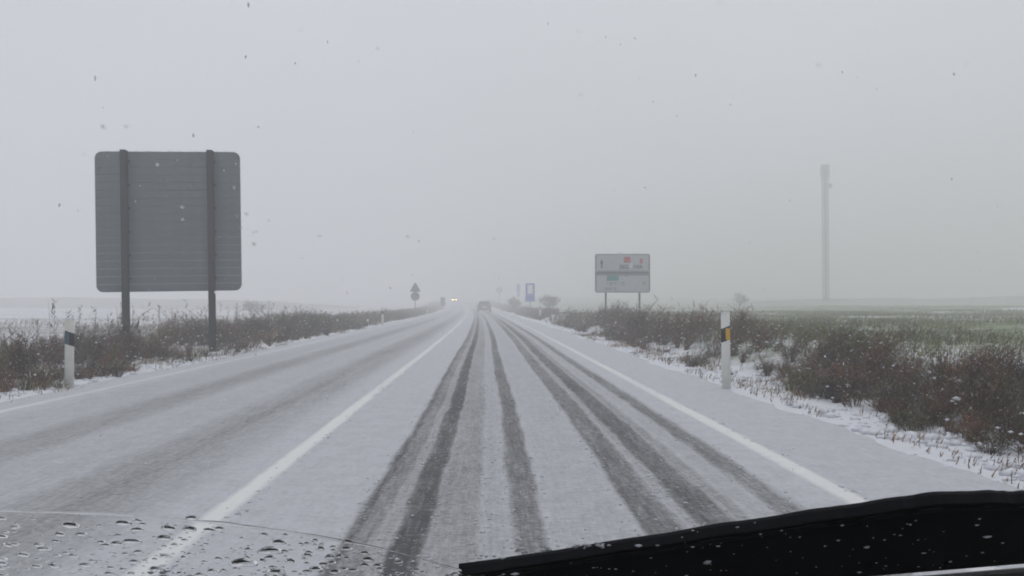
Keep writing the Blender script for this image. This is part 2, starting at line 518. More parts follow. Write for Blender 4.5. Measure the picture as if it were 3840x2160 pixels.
class Weeds:
    def __init__(self):
        self.v = []; self.f = []; self.c = []; self.n = 0
    def stems(self, x, y, z, h, w, lean_x, lean_y, col):
        """thin crossed blades of 3 quads each, drawn for arrays of stems"""
        k = len(x)
        ang = rng.uniform(0, math.pi, k)
        ca, sa = np.cos(ang), np.sin(ang)
        rows = []
        for t, ww in ((0, 1.), (.4, .8), (.75, .55), (1., .12)):
            cx = x + lean_x * t ** 1.7; cyy = y + lean_y * t ** 1.7; cz = z + h * t
            half = w * ww * .5
            rows.append(np.stack([cx - ca * half, cyy - sa * half, cz], -1)); rows.append(np.stack([cx + ca * half, cyy + sa * half, cz], -1))
        v = np.stack(rows, 1)                                  # k,8,3
        base = self.n + np.arange(k)[:, None] * 8
        f = np.concatenate([np.stack([base[:, 0] + 2 * j, base[:, 0] + 2 * j + 1, base[:, 0] + 2 * j + 3, base[:, 0] + 2 * j + 2], -1) for j in range(3)])
        self.v.append(v.reshape(-1, 3)); self.f.append(f); self.c.append(np.repeat(col, 8, 0)); self.n += 8 * k
    def twigs(self, x, y, z, dx, dy, dz, w, col):
        k = len(x)
        ang = rng.uniform(0, math.pi, k); ca, sa = np.cos(ang) * w * .5, np.sin(ang) * w * .5
        v = np.stack([np.stack([x - ca, y - sa, z], -1), np.stack([x + ca, y + sa, z], -1),
                      np.stack([x + dx + ca * .4, y + dy + sa * .4, z + dz], -1), np.stack([x + dx - ca * .4, y + dy - sa * .4, z + dz], -1)], 1)
        base = self.n + np.arange(k) * 4
        self.f.append(np.stack([base, base + 1, base + 2, base + 3], -1)); self.v.append(v.reshape(-1, 3)); self.c.append(np.repeat(col, 4, 0)); self.n += 4 * k
    def build(self, name, label, cat):
        o = mesh_np(name, np.concatenate(self.v), np.concatenate(self.f), M_weed, attrs={'tint': np.concatenate(self.c)})
        return tag(o, label, cat, kind='stuff')

def colours(k, names, probs, vary=.35):
    idx = rng.choice(len(names), k, p=np.array(probs) / sum(probs))
    c = np.array([PAL[n] for n in names])[idx] * (1 + vary * rng.uniform(-1, 1, (k, 1)))
    return np.concatenate([c, np.ones((k, 1))], 1)

def belt(wd, s0, s1, d0, d1, dens, hfun, w, dens_fun, names, probs, lean, twig=5):
    n = int(abs(s1 - s0) * (d1 - d0) * dens)
    s = rng.uniform(min(s0, s1), max(s0, s1), n); d = rng.uniform(d0, d1, n)
    keep = rng.uniform(0, 1, n) < dens_fun(s, d)
    s, d = s[keep], d[keep]; k = len(s)
    if k == 0: return
    h = hfun(s, d) * rng.uniform(.45, 1.12, k)
    x = s + curve_x(d); z = ground_z(s, d) - .02
    lx = h * (lean[0] + rng.normal(0, .22, k)); ly = h * (lean[1] + rng.normal(0, .22, k))
    ww = w * (1 + d * .02) * rng.uniform(.6, 1.4, k)
    col = colours(k, names, probs)
    pn = fbm(s * .9 + 40, d * .6, 77)[:, None]
    col[:, :3] *= (.62 + .95 * sstep(.3, .7, pn)) * (1 + (fbm(s * .7, d * .5 + 30, 78)[:, None] - .5) * np.array([[.5, -.15, -.3]]))
    wd.stems(x, d, z, h, ww, lx, ly, col)
    for j in range(twig):
        t = rng.uniform(.25, .98, k)
        dl = h * rng.uniform(.06, .22, k)
        a = rng.uniform(0, 2 * math.pi, k)
        c2 = col.copy(); c2[:, :3] *= rng.uniform(.7, 1.5, (k, 1))
        white = rng.uniform(0, 1, k) < .07
        c2[white, :3] = (.55, .56, .60); dl = np.where(white, dl * .45, dl)
        wd.twigs(x + lx * t ** 1.7, d + ly * t ** 1.7, z + h * t, np.cos(a) * dl, np.sin(a) * dl, dl * rng.uniform(.2, 1., k), ww * rng.uniform(.7, 1.8, k), c2)

def tufts(wd, s0, s1, d0, d1, n, hfun, w, dens_fun, names, probs, lean, per=34, twig=5, rad=(.10, .34), snowy=.11):
    """separate plants: stems that fan out from one root, each plant with its own height and colour"""
    S0 = rng.uniform(s0, s1, n); D0 = rng.uniform(d0, d1, n)
    keep = rng.uniform(0, 1, n) < dens_fun(S0, D0)
    S0, D0 = S0[keep], D0[keep]; m = len(S0)
    if m == 0: return
    H0 = hfun(S0, D0) * rng.uniform(.45, 1.35, m)
    R0 = rng.uniform(rad[0], rad[1], m) * (.5 + H0)
    C0 = colours(m, names, probs, .45)
    gone = rng.uniform(0, 1, m)                                   # some plants are laid over by the wind
    LX = lean[0] + rng.normal(0, .30, m) * (gone > .4); LY = lean[1] + rng.normal(0, .30, m) * (gone > .4)
    idx = np.repeat(np.arange(m), per); k = len(idx)
    a = rng.uniform(0, 2 * math.pi, k); r = np.sqrt(rng.uniform(0, 1, k))
    s = S0[idx] + np.cos(a) * r * R0[idx] * .35; d = D0[idx] + np.sin(a) * r * R0[idx] * .35
    h = H0[idx] * rng.uniform(.5, 1.08, k) * (1 - .35 * r ** 2)
    lx = np.cos(a) * r * R0[idx] + h * (LX[idx] + rng.normal(0, .10, k)); ly = np.sin(a) * r * R0[idx] + h * (LY[idx] + rng.normal(0, .10, k))
    x = s + curve_x(d); z = ground_z(s, d) - .02
    ww = w * (1 + d * .02) * rng.uniform(.6, 1.4, k)
    col = C0[idx].copy(); col[:, :3] *= rng.uniform(.65, 1.4, (k, 1))
    wd.stems(x, d, z, h, ww, lx, ly, col)
    for j in range(twig):
        t = rng.uniform(.25, .98, k); dl = h * rng.uniform(.06, .24, k); b = rng.uniform(0, 2 * math.pi, k)
        c2 = col.copy(); c2[:, :3] *= rng.uniform(.7, 1.5, (k, 1))
        white = rng.uniform(0, 1, k) < snowy
        c2[white, :3] = (.58, .59, .62); dl = np.where(white, dl * .45, dl)
        wd.twigs(x + lx * t ** 1.7, d + ly * t ** 1.7, z + h * t, np.cos(b) * dl, np.sin(b) * dl, dl * rng.uniform(.1, 1., k), ww * rng.uniform(.7, 1.8, k), c2)

def patch(s, d, seed, f=.8, lo=.30, hi=.55):
    return sstep(lo, hi, fbm(s * f, d * f * .6, seed))

wr = Weeds()
tall = lambda s, d: (.22 + .22 * sstep(3.5, 4.6, s) + .30 * sstep(11, 19, d) * sstep(3.6, 4.8, s)) * (.45 + 1.0 * fbm(s * .9, d * .6, 21)) * (1 - .25 * sstep(30, 60, d))
def dens_right(s, d):
    near = np.exp(-((d - 8.0) / 3.2) ** 4 - ((s - 4.2) / .75) ** 2) * 1.5
    mid = sstep(12, 15, d) * patch(s, d, 31, .7, .36, .54)
    gap = np.exp(-((d - 13.4) / 2.5) ** 2 - ((s - 4.2) / 1.1) ** 2)
    clump = np.clip(.12 + .88 * patch(s, d, 35, 1.3, .40, .54) + .6 * near, 0, 1)
    return np.clip((patch(s, d, 33, .9, .40, .6) * .5 + near + mid) * clump * sstep(3.42, 3.9 , s) * (1 - sstep(4.7, 5.7, s)) * (1 - .95 * gap), 0, 1)
mixR = (['brown', 'dark', 'red', 'olive', 'grey', 'rust'], [4, 2.5, 3, 2.2, .8, .6])
tufts(wr, 3.4, 6.4, 3.4, 14, 900, tall, .0055, dens_right, *mixR, (.30, .12), 60, 6)
belt(wr, 3.4, 6.4, 3.4, 14, 90, lambda s, d: tall(s, d) * .8, .0055, dens_right, *mixR, (.30, .12), 6)
tufts(wr, 3.4, 6.4, 14, 40, 680, tall, .008, dens_right, *mixR, (.25, .1), 40, 6)
belt(wr, 3.4, 6.8, 14, 40, 60, lambda s, d: tall(s, d) * .8, .008, dens_right, *mixR, (.25, .1), 6)
belt(wr, 3.3, 7.0, 40, 90, 70, lambda s, d: tall(s, d) * .9, .016, dens_right, *mixR, (.2, .1), 6)
belt(wr, 3.3, 7.5, 90, 230, 22, lambda s, d: tall(s, d) * .9, .022, dens_right, *mixR, (.2, .1), 6)
# dry low grass along the shoulder
belt(wr, 3.15, 4.0, 3.0, 30, 220, lambda s, d: .05 + .10 * fbm(s * 2, d * 1.2, 8), .008, lambda s, d: patch(s, d, 41, 1.3, .42, .6), ['straw', 'rust', 'brown'], [4, 3, 1], (.35, .1), 2)
# green cover of the field behind
belt(wr, 4.6, 9, 7, 26, 90, lambda s, d: .20 + .24 * fbm(s * .6, d * .5, 4), .008, lambda s, d: patch(s, d, 52, .8, .40, .58), ['olive', 'green', 'brown', 'straw'], [4, 3, 2, 1], (.3, .1), 5)
belt(wr, 6, 40, 10, 75, 34, lambda s, d: .13 + .10 * fbm(s * .3, d * .3, 3), .016, lambda s, d: patch(s, d, 51, .30, .36, .56), ['green', 'olive', 'straw'], [5, 2, 1], (.3, .1), 2)
wr.build('verge_weeds', 'brown leafless weeds dusted with snow on the right bank', 'weeds')

wl = Weeds()
def dens_left(s, d):
    return np.clip((.06 + .9 * patch(s, d, 61, .8, .34, .56) * (.25 + .75 * patch(s, d, 63, 1.5, .36, .52))) * sstep(5.45, 5.75, -s) * (1 - sstep(8.6, 10.5, -s)), 0, 1)
tall_l = lambda s, d: (.22 + .40 * sstep(5.5, 7.0, -s)) * (.45 + 1.05 * fbm(s * .8, d * .6, 23)) * (.9 + .25 * sstep(14, 24, d))
mixL = (['brown', 'dark', 'red', 'olive', 'grey', 'straw'], [4, 3, 2.2, 2.6, 1.2, .5])
tufts(wl, -10.5, -5.45, 6, 20, 800, tall_l, .007, dens_left, *mixL, (.04, .05), 44, 6)
belt(wl, -10.5, -5.45, 6, 20, 90, lambda s, d: tall_l(s, d) * .8, .007, dens_left, *mixL, (.05, .05), 6)
tufts(wl, -10.5, -5.45, 20, 45, 900, tall_l, .010, dens_left, *mixL, (.04, .05), 30, 6)
belt(wl, -10.5, -5.45, 20, 45, 50, lambda s, d: tall_l(s, d) * .8, .010, dens_left, *mixL, (.05, .05), 6)
belt(wl, -10.5, -5.45, 45, 100, 46, lambda s, d: tall_l(s, d) * .75, .016, dens_left, *mixL, (.0, .05), 6)
belt(wl, -10.5, -5.45, 100, 240, 12, lambda s, d: tall_l(s, d) * .6, .026, dens_left, *mixL, (.0, .05), 6)
belt(wl, -6.2, -5.3, 6, 40, 120, lambda s, d: .13 + 0 * s, .008, lambda s, d: patch(s, d, 71, 1.3, .42, .6), ['straw', 'brown', 'olive'], [3, 2, 1], (.1, .1), 2)
belt(wl, -26, -9, 8, 60, 10, lambda s, d: .22 + .12 * fbm(s * .3, d * .3, 3), .014, lambda s, d: patch(s, d, 81, .3, .44, .62), ['olive', 'straw', 'brown'], [3, 2, 2], (.1, .1), 3)
# a few tall dead stalks that stand above the rest
k = 70
s_ = rng.uniform(-9.5, -6.2, k); d_ = rng.uniform(9, 34, k); h_ = rng.uniform(.8, 1.2, k)
cc = colours(k, ['brown', 'grey'], [2, 1])
wl.stems(s_ + curve_x(d_), d_, ground_z(s_, d_), h_, .010 + d_ * .0004, rng.normal(0, .06, k), rng.normal(0, .06, k), cc)
for j in range(10):
    t = rng.uniform(.6, 1, k)
    wl.twigs(s_ + curve_x(d_), d_, ground_z(s_, d_) + h_ * t, rng.normal(0, .05, k), rng.normal(0, .05, k), rng.uniform(.02, .08, k), np.full(k, .02), cc)
wl.build('verge_weeds', 'brown and olive dry weeds along the left roadside', 'weeds')

# lumps of snow caught in the verge
def lumps(name, pts, radii, m, label=None, cat=None, squash=.55, kind='stuff', parent=None, frame=None):
    oc = np.array([(1, 0, 0), (.7, .7, .1), (0, 1, 0), (-.7, .7, 0), (-1, 0, .1), (-.7, -.7, 0), (0, -1, 0), (.7, -.7, .1), (.1, .1, 1), (0, 0, -1)], float)
    tri = [(i, (i + 1) % 8, 8) for i in range(8)] + [((i + 1) % 8, i, 9) for i in range(8)]
    V = []; F = []
    for i, (p, r) in enumerate(zip(pts, radii)):
        q = oc * rng.uniform(.65, 1.3, (10, 1)) * (r if np.ndim(r) else np.array([r, r, r * squash]))
        a = rng.uniform(0, 6.28)
        if frame is None:
            q = q @ np.array([[math.cos(a), math.sin(a), 0], [-math.sin(a), math.cos(a), 0], [0, 0, 1]])
        else:
            q = q @ frame
        V.append(q + np.array(p)); F.append(np.array(tri) + 10 * i)
    o = mesh_np(name, np.concatenate(V), np.concatenate(F), m, smooth=True, parent=parent)
    return tag(o, label, cat, kind=kind)

pts = []; rad = []
for side, n in ((1, 800), (-1, 500)):
    for _ in range(n):
        if side > 0:
            s = random.uniform(3.25, 6.4); d = 3 + 42 * random.random() ** 1.7
            if random.random() < .5: s = random.uniform(3.2, 3.9)
        else:
            s = -random.uniform(5.4, 9.5); d = 7 + 40 * random.random() ** 1.5
            if random.random() < .5: s = -random.uniform(5.35, 5.9)
        up = random.random() ** 3 * .35 if abs(s) > 4 and side > 0 else 0
        pts.append((s + float(curve_x(d)), d, float(ground_z(s, d)) + up)); rad.append(random.uniform(.02, .075) * (1 if up == 0 else .6))
for side, n in ((1, 600), (-1, 500)):
    for _ in range(n):
        s = random.uniform(3.6, 5.6) if side > 0 else -random.uniform(5.6, 8.8)
        d = (4 + 34 * random.random() ** 1.4) if side > 0 else (7 + 36 * random.random() ** 1.4)
        h = float(tall(s, d) if side > 0 else tall_l(s, d))
        pts.append((s + float(curve_x(d)), d, float(ground_z(s, d)) + h * random.uniform(.15, .95))); rad.append(random.uniform(.006, .022) * (1 + d * .02))
for _ in range(150):
    d = random.uniform(4.4, 9); s = random.gauss(3.42, .16)
    pts.append((s, d, float(ground_z(s, d)))); rad.append(.012 + .07 * random.random() ** 2.5)
lumps('snow_clumps', pts, rad, M_snow, 'small clumps of snow caught among the roadside weeds', 'snow')

pts = []; rad = []
for _ in range(2600):
    e = random.choice((-.66, -.46, -.285, -.04, .125, .285, .77, .97, 1.05, 1.26, 1.54, 1.70, -1.36, 2.12))
    d = 3.4 + 15 * random.random() ** 1.5
    pts.append((e + random.gauss(0, .035) + float(curve_x(d)), d, .002)); rad.append(random.uniform(.003, .006) + .011 * random.random() ** 4)
lumps('slush_clods', pts, rad, M_slush, 'little clods of slush thrown up along the tyre tracks', 'slush', squash=.6)

# ------------------------------------------------------------------ delineator posts
def make_delineator(body_m, refl_m, flip=1):
    t = empty('delineator_post', (0, 0, 0))
    W2, D2, H = .062, .038, 1.02
    prof = [(W2 * math.cos(a) * (1 if abs(math.cos(a)) < .9 else .97), D2 * math.sin(a)) for a in [2 * math.pi * i / 14 for i in range(14)]]
    zt = lambda x, z, k: z + flip * k * x
    def ring_solid(z0, z1, k0, k1, grow, m, name):
        bm = bmesh.new()
        A = [bm.verts.new((x * grow, y * grow, zt(x, z0, k0))) for x, y in prof]
        B = [bm.verts.new((x * grow, y * grow, zt(x, z1, k1))) for x, y in prof]
        n = len(prof)
        for i in range(n): bm.faces.new((A[i], A[(i + 1) % n], B[(i + 1) % n], B[i]))
        bm.faces.new(A[::-1]); bm.faces.new(B)
        return obj(name, bm, m, t, True)
    ring_solid(-.15, H, 0, .28, 1, body_m, 'body')
    b = ring_solid(.665, .845, .42, .42, 1.035, M_black, 'band')
    bm = bmesh.new()
    box(bm, -.012 * flip if flip > 0 else -.045, .045 if flip > 0 else .012, -D2 - .008, -D2 + .006, .675, .825)
    bevelled(bm, .004)
    obj('reflector', bm, refl_m, b)
    bm = bmesh.new()
    box(bm, -.05, .05, -.03, .03, H - .012, H + .015); bevelled(bm, .01)
    obj('snow_cap', bm, M_snow, t, True)
    return t

G_DEL = 'white delineator posts along the road'
dr = make_delineator(M_white, M_amber, 1)
spec_r = [(3.12, 11.1, 'white delineator post with amber reflector on the near right shoulder'),
          (3.75 + .4, 62, 'tiny white delineator post by the right verge, below the blue sign'),
          (3.45 + 1.3, 112, 'faint farthest white delineator post on the right side of the road')]
for i, (s, d, lab) in enumerate(spec_r):
    o = dr if i == 0 else copy_tree(dr)
    o.location = (s + float(curve_x(d)), d, float(ground_z(s, d)) - (.0 if i else .03)); o.rotation_euler = (0, R(-.8 if i == 0 else 0), R(4 if i == 0 else 0))
    tag(o, lab, 'roadside post', G_DEL)
dl = make_delineator(M_cream, M_bluer, -1)
spec_l = [(-5.49, 11.4, 'cream white delineator post with dark band, nearest on the left verge'),
          (-5.45, 46, 'small white delineator post on the left verge past the big sign'),
          (-5.6, 91, 'faint small white delineator post near the triangular sign on the left')]
for i, (s, d, lab) in enumerate(spec_l):
    o = dl if i == 0 else copy_tree(dl)
    o.location = (s + float(curve_x(d)), d, float(ground_z(s, d)) - .06)
    if i == 0: o.scale = (1, 1, .95)
    tag(o, lab, 'roadside post', G_DEL)

# ------------------------------------------------------------------ big sign seen from behind, left
def big_sign():
    Dd = 19.7
    t = empty('road_sign', (-7.235, Dd, -.03), R(3), 'big grey back of a road sign on two dark posts at left', 'road sign')
    t.rotation_euler = (R(1), R(-.9), R(5))
    w, z0, z1, rad_ = 3.18, 1.42, 4.60, .15
    n = 18
    hs_ = (z1 - z0) / n
    shared = None
    for i in range(n):
        a, b = z0 + i * hs_, z0 + (i + 1) * hs_ - .003
        if 0 < i < n - 1:
            if shared is None:
                bm = bmesh.new()
                box(bm, -w / 2, w / 2, -.018, .018, -hs_ / 2, hs_ / 2 - .003)
                box(bm, -w / 2 + .01, w / 2 - .01, -.0215, -.0185, -hs_ / 2 + .006, -hs_ / 2 + .012)   # folded rib
                o = obj('slat', bm, M_alu, t); shared = o.data
            else:
                o = link(bpy.data.objects.new('slat', shared), t)
            o.location = (0, 0, (a + b + .003) / 2)
        else:
            bm = bmesh.new()
            pts = []
            if i == 0:
                pts += [(w / 2, b), (-w / 2, b)]
                pts += [(-w / 2 + rad_ - rad_ * math.cos(q), a + rad_ - rad_ * math.sin(q)) for q in [math.pi / 2 * j / 6 for j in range(7)]]
                pts += [(w / 2 - rad_ + rad_ * math.sin(q), a + rad_ - rad_ * math.cos(q)) for q in [math.pi / 2 * j / 6 for j in range(7)]]
            else:
                pts += [(-w / 2, a), (w / 2, a)]
                pts += [(w / 2 - rad_ + rad_ * math.cos(q), b - rad_ + rad_ * math.sin(q)) for q in [math.pi / 2 * j / 6 for j in range(7)]]
                pts += [(-w / 2 + rad_ - rad_ * math.sin(q), b - rad_ + rad_ * math.cos(q)) for q in [math.pi / 2 * j / 6 for j in range(7)]]
            prism(bm, pts, -.018, .018)
            obj('slat', bm, M_alu, t)
    for x in (-.93, .95):
        bm = bmesh.new()
        box(bm, x - .064, x + .064, -.190, -.180, -.9, z1 + .02)       # I-beam: two flanges and a web
        box(bm, x - .064, x + .064, -.043, -.033, -.9, z1 + .02)
        box(bm, x - .006, x + .006, -.1795, -.0435, -.9, z1 + .02)
        p = obj('post', bm, M_post, t)
        for zc in np.arange(z0 + .3, z1, .53):
            bm = bmesh.new()
            box(bm, x - .10, x + .10, -.034, -.0305, zc - .03, zc + .03)
            obj('clamp', bm, M_post, p)
    pts = [(random.uniform(-w / 2 + .1, w / 2 - .1), random.uniform(-.015, .015), z1 + .0) for _ in range(60)]
    lumps('snow_rim', pts, [np.array([random.uniform(.02, .07), .018, random.uniform(.008, .02)]) for _ in pts], M_snow, kind='stuff', parent=t, frame=np.eye(3))
    return t
big_sign()

# ------------------------------------------------------------------ direction sign, right
def text_mesh(name, s, size, m, parent, x, y, z, align='LEFT', sx=1):
    cu = bpy.data.curves.new(name, 'FONT')
    cu.body = s; cu.size = size; cu.align_x = align; cu.extrude = .003; cu.offset = size * .03
    tmp = bpy.data.objects.new(name + '_tmp', cu)
    COL.objects.link(tmp)
    bpy.context.view_layer.update()
    me = bpy.data.meshes.new_from_object(tmp.evaluated_get(bpy.context.evaluated_depsgraph_get()))
    bpy.data.objects.remove(tmp, do_unlink=True); bpy.data.curves.remove(cu)
    me.materials.clear(); me.materials.append(m)
    o = link(bpy.data.objects.new(name, me), parent)
    o.rotation_euler = (R(90), 0, 0); o.location = (x, y, z); o.scale = (sx, 1, 1)
    return o

def plate(bm, x0, x1, z0, z1, y0, y1, r, seg=4):
    pts = []
    for cx, cz, a0 in ((x1 - r, z0 + r, -90), (x1 - r, z1 - r, 0), (x0 + r, z1 - r, 90), (x0 + r, z0 + r, 180)):
        for j in range(seg + 1):
            a = R(a0 + 90 * j / seg)
            pts.append((cx + r * math.cos(a), cz + r * math.sin(a)))
    prism(bm, pts, y0, y1)

def direction_sign():
    Dd = 44.
    gz = float(ground_z(7.1, Dd))
    t = empty('direction_sign', (6.92, Dd, 0), R(-3), 'grey-white direction sign reading SEGOVIA on two thin posts at right', 'road sign')
    w, z0, z1 = 2.84, 1.69, 3.70
    zm = 2.74
    for a, b in ((zm + .03, z1), (z0, zm - .03)):
        bm = bmesh.new(); plate(bm, -w / 2, w / 2, a, b, -.02, .02, .08)
        p = obj('panel', bm, M_face, t)
        bm = bmesh.new()                                    # dark border lines
        for x in (-w / 2 + .025, w / 2 - .06):
            box(bm, x, x + .05, -.0245, -.0205, a + .08, b - .08)
        box(bm, -w / 2 + .08, w / 2 - .08, -.0245, -.0205, b - .055, b - .03)
        box(bm, -w / 2 + .08, w / 2 - .08, -.0245, -.0205, a + .03, a + .055)
        obj('border', bm, M_ink, p)
    bm = bmesh.new(); box(bm, -w / 2, w / 2, .0, .03, zm - .06, zm + .06)
    obj('back_rail', bm, M_post, t)
    bm = bmesh.new(); box(bm, -w / 2 + .01, w / 2 - .01, -.024, -.0205, zm - .17, zm - .031); obj('divider', bm, M_inkg, t)
    bm = bmesh.new()                                        # straight-on arrow
    prism(bm, [(-1.115, 2.96), (-1.025, 2.96), (-1.025, 3.22), (-.985, 3.18), (-.985, 3.24), (-1.07, 3.42), (-1.155, 3.24), (-1.155, 3.18), (-1.115, 3.22)], -.026, -.021)
    obj('arrow', bm, M_ink, t)
    text_mesh('lettering', 'SEGOVIA', .30, M_ink, t, -.165, -.0215, 2.92, sx=1.0)
    bm = bmesh.new(); plate(bm, .07, .40, 3.24, 3.55, -.026, -.021, .03); obj('badge', bm, M_red, t)
    bm = bmesh.new(); plate(bm, .90, 1.04, 3.20, 3.46, -.026, -.021, .03); obj('badge', bm, M_red, t)
    bm = bmesh.new(); plate(bm, -.82, -.19, 2.31, 2.58, -.026, -.021, .03); obj('badge', bm, M_green, t)
    bm = bmesh.new()                                        # worn, unreadable lower rows
    x = -.80
    while x < .1:
        ww = random.uniform(.05, .10)
        box(bm, x, x + .022, -.0245, -.021, 2.06, 2.24)
        if random.random() < .7: box(bm, x + .0225, x + ww, -.0245, -.021, random.choice((2.06, 2.14, 2.215)), random.choice((2.235, 2.24)))
        x += ww + .04
    x = -.95
    while x < -.1:
        ww = random.uniform(.05, .10)
        box(bm, x, x + .022, -.0245, -.021, 1.82, 1.97)
        if random.random() < .7: box(bm, x + .0225, x + ww, -.0245, -.021, random.choice((1.82, 1.89)), 1.965)
        x += ww + .04
    for x in (1.03, 1.13): box(bm, x, x + .05, -.0245, -.021, 2.08, 2.26)
    tag(obj('worn_marks', bm, M_inkg, t), kind='stuff')
    for x in (-.86, .88):
        bm = bmesh.new(); box(bm, x - .045, x + .045, .0305, .11, gz - .3, z1 - .1)
        obj('post', bm, M_post, t)
    pp = [(random.gauss(.44, .075), -.03, random.gauss(3.06, .05)) for _ in range(45)] + [(random.uniform(-w / 2 + .1, w / 2 - .1), 0, z1) for _ in range(40)]
    lumps('snow_patch', pp, [np.array([random.uniform(.02, .05), .012, random.uniform(.02, .045)]) * (1 if i < 45 else .6) for i in range(len(pp))], M_snow, kind='stuff', parent=t, frame=np.eye(3))
    return t
direction_sign()

# ------------------------------------------------------------------ smaller signs
def pole(t, x, r, z0, z1, m=M_grey, name='pole'):
    bm = bmesh.new(); rod(bm, (x, .04, z0), (x, .04, z1), r, n=8)
    return obj(name, bm, m, t, True)

def disc(bm, cz, r, y0, y1, n=20):
    prism(bm, [(r * math.cos(2 * math.pi * i / n), cz + r * math.sin(2 * math.pi * i / n)) for i in range(n)], y0, y1)

# left: backs of a triangle above a disc
d = 88.; s = -7.5 - float(curve_x(d)); gz = float(ground_z(s, d))
t = empty('warning_sign', (-7.53, d, 0), 0, 'dark back of a triangular sign over a round one on a thin pole', 'road sign')
pole(t, 0, .045, gz - .3, 3.2)
bm = bmesh.new()
prism(bm, [(-.08, 3.26), (.08, 3.26), (.51, 2.46), (.46, 2.36), (-.46, 2.36), (-.51, 2.46)], -.02, .0)
obj('triangle_plate', bm, M_post, t)
bm = bmesh.new(); disc(bm, 1.90, .455, -.02, .0); obj('round_plate', bm, M_post, t)
bm = bmesh.new(); box(bm, -.18, .18, .001, .03, 2.58, 2.62); obj('bracket', bm, M_grey, t)
bm = bmesh.new(); box(bm, -.25, .25, .001, .03, 1.9, 1.94); obj('bracket', bm, M_grey, t)

d = 130.; gz = float(ground_z(-6.95 - float(curve_x(d)), d))
t = empty('marker_sign', (-6.95, d, 0), 0, 'small dark upright rectangular sign on the far left verge', 'road sign')
bm = bmesh.new(); plate(bm, -.35, .35, .85, 2.14, -.03, .0, .06); obj('plate', bm, M_post, t)
pole(t, 0, .05, gz - .3, 1.9)

# right: blue service sign with pale pictogram panel
d = 88.; s = 4.28 - float(curve_x(d)); gz = float(ground_z(s, d))
t = empty('service_sign', (4.28, d, 0), R(-3), 'blue sign with a pale panel above on a pole, right of the road', 'road sign')
bm = bmesh.new(); plate(bm, -.47, .47, 2.02, 3.24, -.03, .0, .08)
p = obj('upper_plate', bm, M_blue, t)
bm = bmesh.new(); plate(bm, -.27, .27, 2.16, 3.10, -.036, -.031, .04); obj('pictogram_panel', bm, M_plate, p)
bm = bmesh.new(); plate(bm, -.49, .49, 1.36, 2.00, -.03, .0, .06); obj('lower_plate', bm, M_blue, t)
pole(t, 0, .05, gz - .3, 3.1)

d = 165.; gz = float(ground_z(5.75 - float(curve_x(d)), d))
t = empty('narrow_sign', (5.75, d, 0), 0, 'faint tall narrow bluish sign left of the blue sign', 'road sign')
bm = bmesh.new(); plate(bm, -.32, .32, 3.3, 5.0, -.03, .0, .05); obj('upper_plate', bm, M_blue, t)
bm = bmesh.new(); plate(bm, -.26, .26, 2.5, 3.2, -.03, .0, .05); obj('lower_plate', bm, M_post, t)
pole(t, 0, .06, gz - .3, 4.8)

d = 175.; gz = float(ground_z(2.2 - float(curve_x(d)), d))
t = empty('round_sign', (2.2, d, 0), 0, 'very faint round sign farthest down the right roadside', 'road sign')
bm = bmesh.new(); disc(bm, 3.95, .62, -.03, 0); p = obj('plate', bm, M_inkg, t)
bm = bmesh.new(); disc(bm, 3.95, .45, -.036, -.031); obj('face', bm, M_face, p)
pole(t, 0, .06, gz - .3, 3.9)

